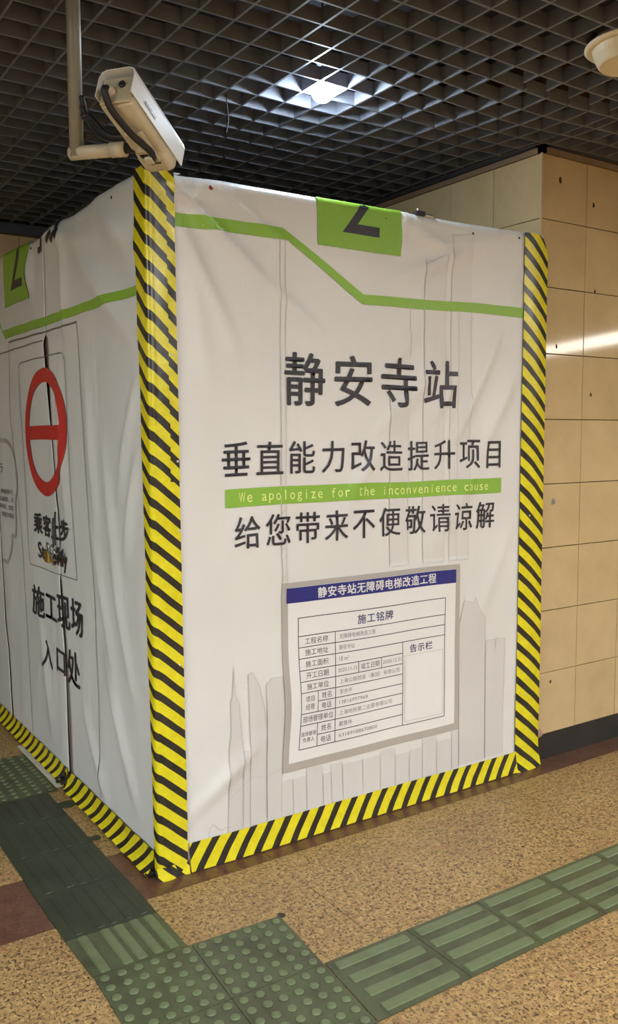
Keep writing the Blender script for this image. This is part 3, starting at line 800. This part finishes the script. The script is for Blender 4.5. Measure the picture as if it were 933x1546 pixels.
# folded hem of the corner tape at the floor
tape('warning_tape', lambda u, v: Vector((u, -.016 - .006 * math.sin(u * 60) - (.04 - v) * .25, v)), -.012, .108, -.0, .045, 8, 5, M['tape_patch'])
def right_fn(u, v):
    t = (u - 1.768) / .174
    return Vector((u, -.008 - max(0, dF(min(u, 1.88), v)) * .6 - .009 * math.sin(PI * min(1, t * 1.05)) + .012 * t * t + .002 * nz(u, v, 8, 8) - (.012 * (1 - v / .06) if v < .06 else 0), v))
tape('warning_tape', right_fn, lambda v: interp([(0, 1.770), (2.45, 1.778)], v), lambda v: 1.941 - (0 if v < 2.34 else .10 * (1 - math.sqrt(max(0, 1 - ((v - 2.34) / .105) ** 2)))), .0, 2.442, 12, 150, M['tape_right'])
def bot_fn(u, v):   # u = height, v = x
    top_ = interp([(0, .106), (1.8, .096)], v); k = 1 - u / top_
    return Vector((v, -.008 - max(0, dF(v, u)) - .010 * k * k + .0022 * nz(u * 2, v, 12, 7), u))
tape('warning_tape', bot_fn, .004, lambda v: interp([(0, .106), (1.8, .096)], v), .112, 1.774, 8, 110, M['tape_bottom'])
def sidebot(a):
    def fn(u, v):   # u = height, v = y
        k = 1 - u / .088
        d = dL(v, u)
        return Vector((-.008 - max(0, d) * .6 - .046 * (1 - math.sqrt(max(0, 1 - max(0, k) ** 2.2))) + .004 * nz(u * 2, v, 15, 9) - a, v, u + .003 * math.sin(v * 40) * k))
    return fn
tape('warning_tape', sidebot(0), .006, .092, .028, .945, 8, 90, M['tape_side'])
tape('warning_tape', sidebot(-.004), .010, .090, .972, BYL, 8, 110, M['tape_side'])
b = bmesh.new(); box(b, -.05, -.02, 1.0, 1.62, .001, .006); bm_obj('hem', b, M['hem'], HB, label='white lower hem of the side vinyl')
# crumpled black tape tail where the side door meets the floor
b = bmesh.new()
for k in range(5):
    box(b, -.02, .02, -.008, .008, -.004, .004, Matrix.Translation((-.045 + .006 * k, .945 + .009 * k, .05 + .008 * (k % 3))) @ Matrix.Rotation(.7 * k, 4, 'Y') @ Matrix.Rotation(.5 * k, 4, 'Z'))
bm_obj('tape_tail', b, M['rubber'], HB)
b = bmesh.new()
for k in range(4):
    box(b, -.016, .016, -.01, .01, -.002, .002, Matrix.Translation((-.022 + .008 * k, .03 - .012 * k, .012 + .003 * (k % 2))) @ Matrix.Rotation(.4 * k, 4, 'X') @ Matrix.Rotation(.6 * k, 4, 'Y'))
bm_obj('tape_tail', b, M['rubber'], HB)

# ---- nails and screws
def nail(p, nrm, mat, r=.006, name='nail', label=None):
    b = bmesh.new(); R = Vector((0, 0, 1)).rotation_difference(Vector(nrm)).to_matrix().to_4x4()
    lathe(b, [(r * .4, -.006), (r, 0), (r, .001), (r * .5, .0025)], 12, Matrix.Translation(p) @ R); bm_obj(name, b, mat, HB, True, label)
for x, z in ((.236, 2.404),): nail(mapF(x, z, .001, False), (0, -1, 0), M['nail_red'], .008, 'nail', 'rusty red nail head')
for x, z in ((1.749, 2.415), (1.0, 2.40), (1.47, 2.40)): nail(mapF(x, z, .001, False), (0, -1, 0), M['nail'], .005)
for y, z in ((.30, 2.405), (1.29, 2.40)): nail(mapL(y, z, .001, False), (-1, 0, 0), M['nail'], .006)
for u, v in ((.078, 1.83), (.09, 1.47), (.092, 1.23), (.085, .76)): nail(corner_fn(.002)(u, v), (0, -1, 0), M['screw'], .0045, 'screw')
for u, v in ((1.82, 2.38), (1.83, 1.19), (1.825, .36)): nail(right_fn(u, v) + Vector((0, -.002, 0)), (0, -1, 0), M['screw'], .0045, 'screw')
# clip on the top edge
b = bmesh.new(); box(b, 1.155, 1.20, -.012, .01, 2.436, 2.452); bm_obj('edge_clip', b, M['rubber'], HB)
b = bmesh.new(); tube(b, [(1.20, 0, 2.443), (1.245, 0, 2.440)], .009, 10); bm_obj('clip_pin', b, M['steel'], HB)
b = bmesh.new(); tube(b, [(1.168, 0, 2.45), (1.166, 0, 2.462)], .005, 8); bm_obj('clip_pin', b, M['steel'], HB)

# ------------------------------------------------------------------ padlock on the side door
PL = empty('padlock', 'small brass padlock hanging on steel rings over the slit in the side vinyl', 'padlock', (-.035, 1.14, 1.0))
def pw(o): o.matrix_parent_inverse = Matrix.Translation((.035 + .012, -1.14 - .055, -.985)); return o
b = bmesh.new(); box(b, -.052, -.034, 1.105, 1.165, .985, 1.035); bevel_all(b, .004, 2); pw(bm_obj('body', b, M['brass'], PL, True))
b = bmesh.new(); tube(b, [(-.043, 1.118, 1.03)] + [(-.043, 1.135 + .017 * math.cos(a), 1.055 + .017 * math.sin(a)) for a in [PI - PI * k / 10 for k in range(11)]] + [(-.043, 1.152, 1.03)], .004, 8); pw(bm_obj('shackle', b, M['steel'], PL, True))
for cy_, cz_, rr in ((1.085, 1.045, .022), (1.045, 1.03, .024), (1.0, 1.04, .024), (.975, 1.03, .018)):
    b = bmesh.new(); tube(b, [(-.040 + .008 * math.sin(a * 2), cy_ + rr * math.cos(a), cz_ + rr * math.sin(a)) for a in [2 * PI * k / 20 for k in range(21)]], .0045, 8); pw(bm_obj('ring', b, M['steel'] if cy_ > 1 else M['nail'], PL, True))
b = bmesh.new(); tube(b, spline([(-.028, 1.06, 1.215), (-.034, 1.055, 1.15), (-.036, 1.045, 1.07)]), .004, 6); tube(b, spline([(-.028, 1.095, 1.185), (-.034, 1.085, 1.12), (-.036, 1.07, 1.06)]), .0035, 6); pw(bm_obj('tie_wire', b, M['nail'], PL, True))

# ------------------------------------------------------------------ security camera on its pole
PR = Vector((-.260, -.422, 2.486)); PF = Vector((-.057, -.267, 2.385))
SCM = empty('security_camera', 'cream bullet security camera on a grey pole hanging above the taped hoarding corner', 'camera', (-.28, -.14, 2.848))
def sw(o): o.matrix_parent_inverse = Matrix.Translation((.28, .14, -2.848)); return o
b = bmesh.new(); tube(b, [(-.28, -.14, 3.29), (-.28, -.14, 2.385)], .021, 20); sw(bm_obj('pole', b, M['pole'], SCM, True))
ax = (PF - PR).normalized(); sd = ax.cross(Vector((0, 0, 1))).normalized(); upv = sd.cross(ax).normalized()
Lc = (PF - PR).length
MC = Matrix(((sd.x, upv.x, ax.x, PR.x), (sd.y, upv.y, ax.y, PR.y), (sd.z, upv.z, ax.z, PR.z), (0, 0, 0, 1)))   # local: x side, y up, z along
b = bmesh.new(); box(b, -.050, .050, -.040, .044, 0, Lc - .03); bevel_all(b, .010, 3); bmesh.ops.transform(b, matrix=MC, verts=b.verts); sw(bm_obj('housing', b, M['cream'], SCM, True))
b = bmesh.new(); box(b, -.051, .051, -.050, .044, Lc - .08, Lc + .005); bevel_all(b, .022, 4); bmesh.ops.transform(b, matrix=MC, verts=b.verts); sw(bm_obj('front_hood', b, M['cream'], SCM, True))
# sunshield: curved sheet over top and sides
b = bmesh.new(); prof = [(-.056, -.020), (-.056, .040), (-.050, .056), (-.036, .063), (.036, .063), (.050, .056), (.056, .040), (.056, -.020)]
rs = []
for z in (-.02, Lc * .5, Lc + .015): rs.append([b.verts.new((p[0], p[1], z)) for p in prof])
for i_ in range(2):
    for k in range(len(prof) - 1): b.faces.new((rs[i_][k], rs[i_][k + 1], rs[i_ + 1][k + 1], rs[i_ + 1][k]))
bmesh.ops.transform(b, matrix=MC, verts=b.verts)
o = sw(bm_obj('sunshield', b, M['cam_white'], SCM, False)); md = o.modifiers.new('s', 'SOLIDIFY'); md.thickness = .003
b = bmesh.new(); box(b, -.047, .047, -.038, .044, -.008, .002); bevel_all(b, .003, 1); bmesh.ops.transform(b, matrix=MC, verts=b.verts); sw(bm_obj('rear_plate', b, M['cream_dim'], SCM))
gl_l = Vector((-.012, -.008, -.012))
b = bmesh.new(); lathe(b, [(.017, 0), (.017, .010), (.013, .016), (.012, .022)], 18, MC @ Matrix.Translation((-.016, -.006, -.008)) @ Matrix.Rotation(PI, 4, 'X')); sw(bm_obj('cable_gland', b, M['cream'], SCM, True))
b = bmesh.new(); lathe(b, [(.010, 0), (.010, .006), (.004, .007)], 14, MC @ Matrix.Translation((.016, .016, -.008)) @ Matrix.Rotation(PI, 4, 'X')); sw(bm_obj('blanking_plug', b, M['nail'], SCM, True))
L2W = lambda x, y, z: MC @ Vector((x, y, z))
b = bmesh.new(); tube(b, spline([L2W(-.016, -.006, -.026), L2W(-.016, -.022, -.036), L2W(-.010, -.052, .0), L2W(.004, -.062, .09), L2W(.024, -.062, .17), L2W(.010, -.068, .205)]), .0095, 10); sw(bm_obj('cable', b, M['rubber'], SCM, True))
b = bmesh.new(); box(b, -.0, .022, -.078, -.062, .178, .2); bmesh.ops.transform(b, matrix=MC, verts=b.verts); sw(bm_obj('cable_tag', b, M['cream'], SCM))
# swivel bracket and arm
jp = L2W(0, -.066, Lc * .62)
b = bmesh.new(); box(b, -.03, .03, -.056, -.042, Lc * .36, Lc * .80); bevel_all(b, .004, 1); bmesh.ops.transform(b, matrix=MC, verts=b.verts)
tube(b, [L2W(0, -.05, Lc * .6), jp], .020, 14); sw(bm_obj('swivel_bracket', b, M['cream_dim'], SCM))
b = bmesh.new(); a0_ = Vector((-.28, -.14, 2.397)); jend = Vector((jp.x + .02, jp.y + .02, 2.392))
tube(b, [a0_ + (a0_ - jend).normalized() * .02, a0_.lerp(jend, .55)], .0195, 16); tube(b, [a0_.lerp(jend, .5), a0_.lerp(jend, .7)], .022, 16); sw(bm_obj('arm', b, M['cream'], SCM, True))
b = bmesh.new(); tube(b, [a0_.lerp(jend, .68), jend + (jend - a0_).normalized() * .02], .014, 12); tube(b, [jend, jp], .013, 12); sw(bm_obj('arm_joint', b, M['nail'], SCM, True))
b = bmesh.new()
for q in range(3):
    o_ = Vector((0, -.006 * q, .022 + .008 * q))
    tube(b, spline([a0_ + Vector((.012, -.02, .16 - .03 * q)), a0_ + Vector((.03, -.03, .06)) + o_, a0_.lerp(jend, .45) + o_ + Vector((0, -.01, .004 * math.sin(q * 2))), a0_.lerp(jend, .9) + o_, jend + Vector((.02, 0, .035 + .01 * q))]), .008, 8)
sw(bm_obj('cable_bundle', b, M['rubber'], SCM, True))
b = bmesh.new(); box(b, .0568, .0574, .0, .008, .05, .115); bmesh.ops.transform(b, matrix=MC, verts=b.verts); sw(bm_obj('badge', b, M['navy_ink'], SCM))
b = bmesh.new(); box(b, -.02, .025, -.0535, -.0525, Lc - .05, Lc - .045); bmesh.ops.transform(b, matrix=MC, verts=b.verts); sw(bm_obj('badge', b, M['nail'], SCM))

# ------------------------------------------------------------------ ceiling speaker
CS = empty('ceiling_speaker', 'cream conical ceiling speaker with a wide flange under the grid', 'speaker', (1.386, -.83, 2.848))
b = bmesh.new(); lathe(b, [(.152, .0), (.153, -.006), (.146, -.012), (.128, -.012), (.128, .02)][::-1], 48); bm_obj('flange', b, M['speaker'], CS, True)
b = bmesh.new(); lathe(b, [(.128, -.008), (.122, -.030), (.108, -.058), (.103, -.063), (.06, -.066)][::-1], 48); bm_obj('cone_body', b, M['speaker'], CS, False)
for f in CS.children[1].data.polygons: f.use_smooth = True
b = bmesh.new(); lathe(b, [(.004, 0), (.004, .003)], 10, Matrix.Translation((-.095, -.07, -.036)) @ Matrix.Rotation(PI / 2, 4, 'X')); bm_obj('screw', b, M['cream_dim'], CS)

# ------------------------------------------------------------------ lit lamp in the grid
LX, LY = .736 + .0, .044
LM = empty('ceiling_lamp', 'bright bare bulb lamp glowing in one cell of the grey ceiling grid', 'lamp', (LX, LY, 2.848))
b = bmesh.new(); bmesh.ops.create_uvsphere(b, u_segments=24, v_segments=14, radius=.040)
for v in b.verts: v.co.z = v.co.z * .9 - .012
bm_obj('bulb', b, emis('lit_bulb', (.72, .86, 1.0), LAMP_STRENGTH), LM, True)
b = bmesh.new(); lathe(b, [(.018, .018), (.022, .04), (.022, .11), (.018, .12)], 18); bm_obj('socket', b, M['cam_white'], LM, True)
b = bmesh.new(); tube(b, [(0, 0, .12), (0, 0, .44)], .004, 8); bm_obj('cord', b, M['rubber'], LM)

# loose wire hanging out of the grid
b = bmesh.new(); pts = spline([(0, 0, .03), (.004, 0, -.01), (.010, .002, -.06), (.002, .003, -.115)]); tube(b, pts, .0032, 8)
o = bm_obj('loose_wire', b, M['rubber'], None, True); o.location = (.493, .352, 2.848)
o['label'] = 'short loose grey wire dangling from the ceiling grid left of the lamp'; o['category'] = 'wire'

# ------------------------------------------------------------------ added fill light panels, all out of view
for lbl, x, y, hx, hy, st, colr in FILL_PANELS:
    E_ = empty('fill_light_panel', lbl, 'light', (x, y, HC))
    b = bmesh.new(); box(b, -hx - .02, hx + .02, -hy - .02, hy + .02, -.035, -.001); bm_obj('housing', b, M['cam_white'], E_)
    b = bmesh.new(); box(b, -hx, hx, -hy, hy, -.045, -.0355); bm_obj('diffuser', b, emis('lit_diffuser', colr, st), E_)
# continuous light line over the far passage, mirrored in the glossy wall tiles
E_ = empty('light_line', 'continuous lit light line along the ceiling of the far passage', 'light', (9.0, -5.6, HC))
a_ = math.atan2(-6.44 + 4.68, 9.35 - 8.68)
b = bmesh.new(); Mx = Matrix.Rotation(a_, 4, 'Z'); box(b, -2.8, 2.8, -.36, .36, -.03, -.001, Mx); bm_obj('housing', b, M['cam_white'], E_)
b = bmesh.new(); box(b, -2.8, 2.8, -.34, .34, -.05, -.0305, Mx); bm_obj('diffuser', b, emis('lit_line', (1, .95, .86), 17), E_)
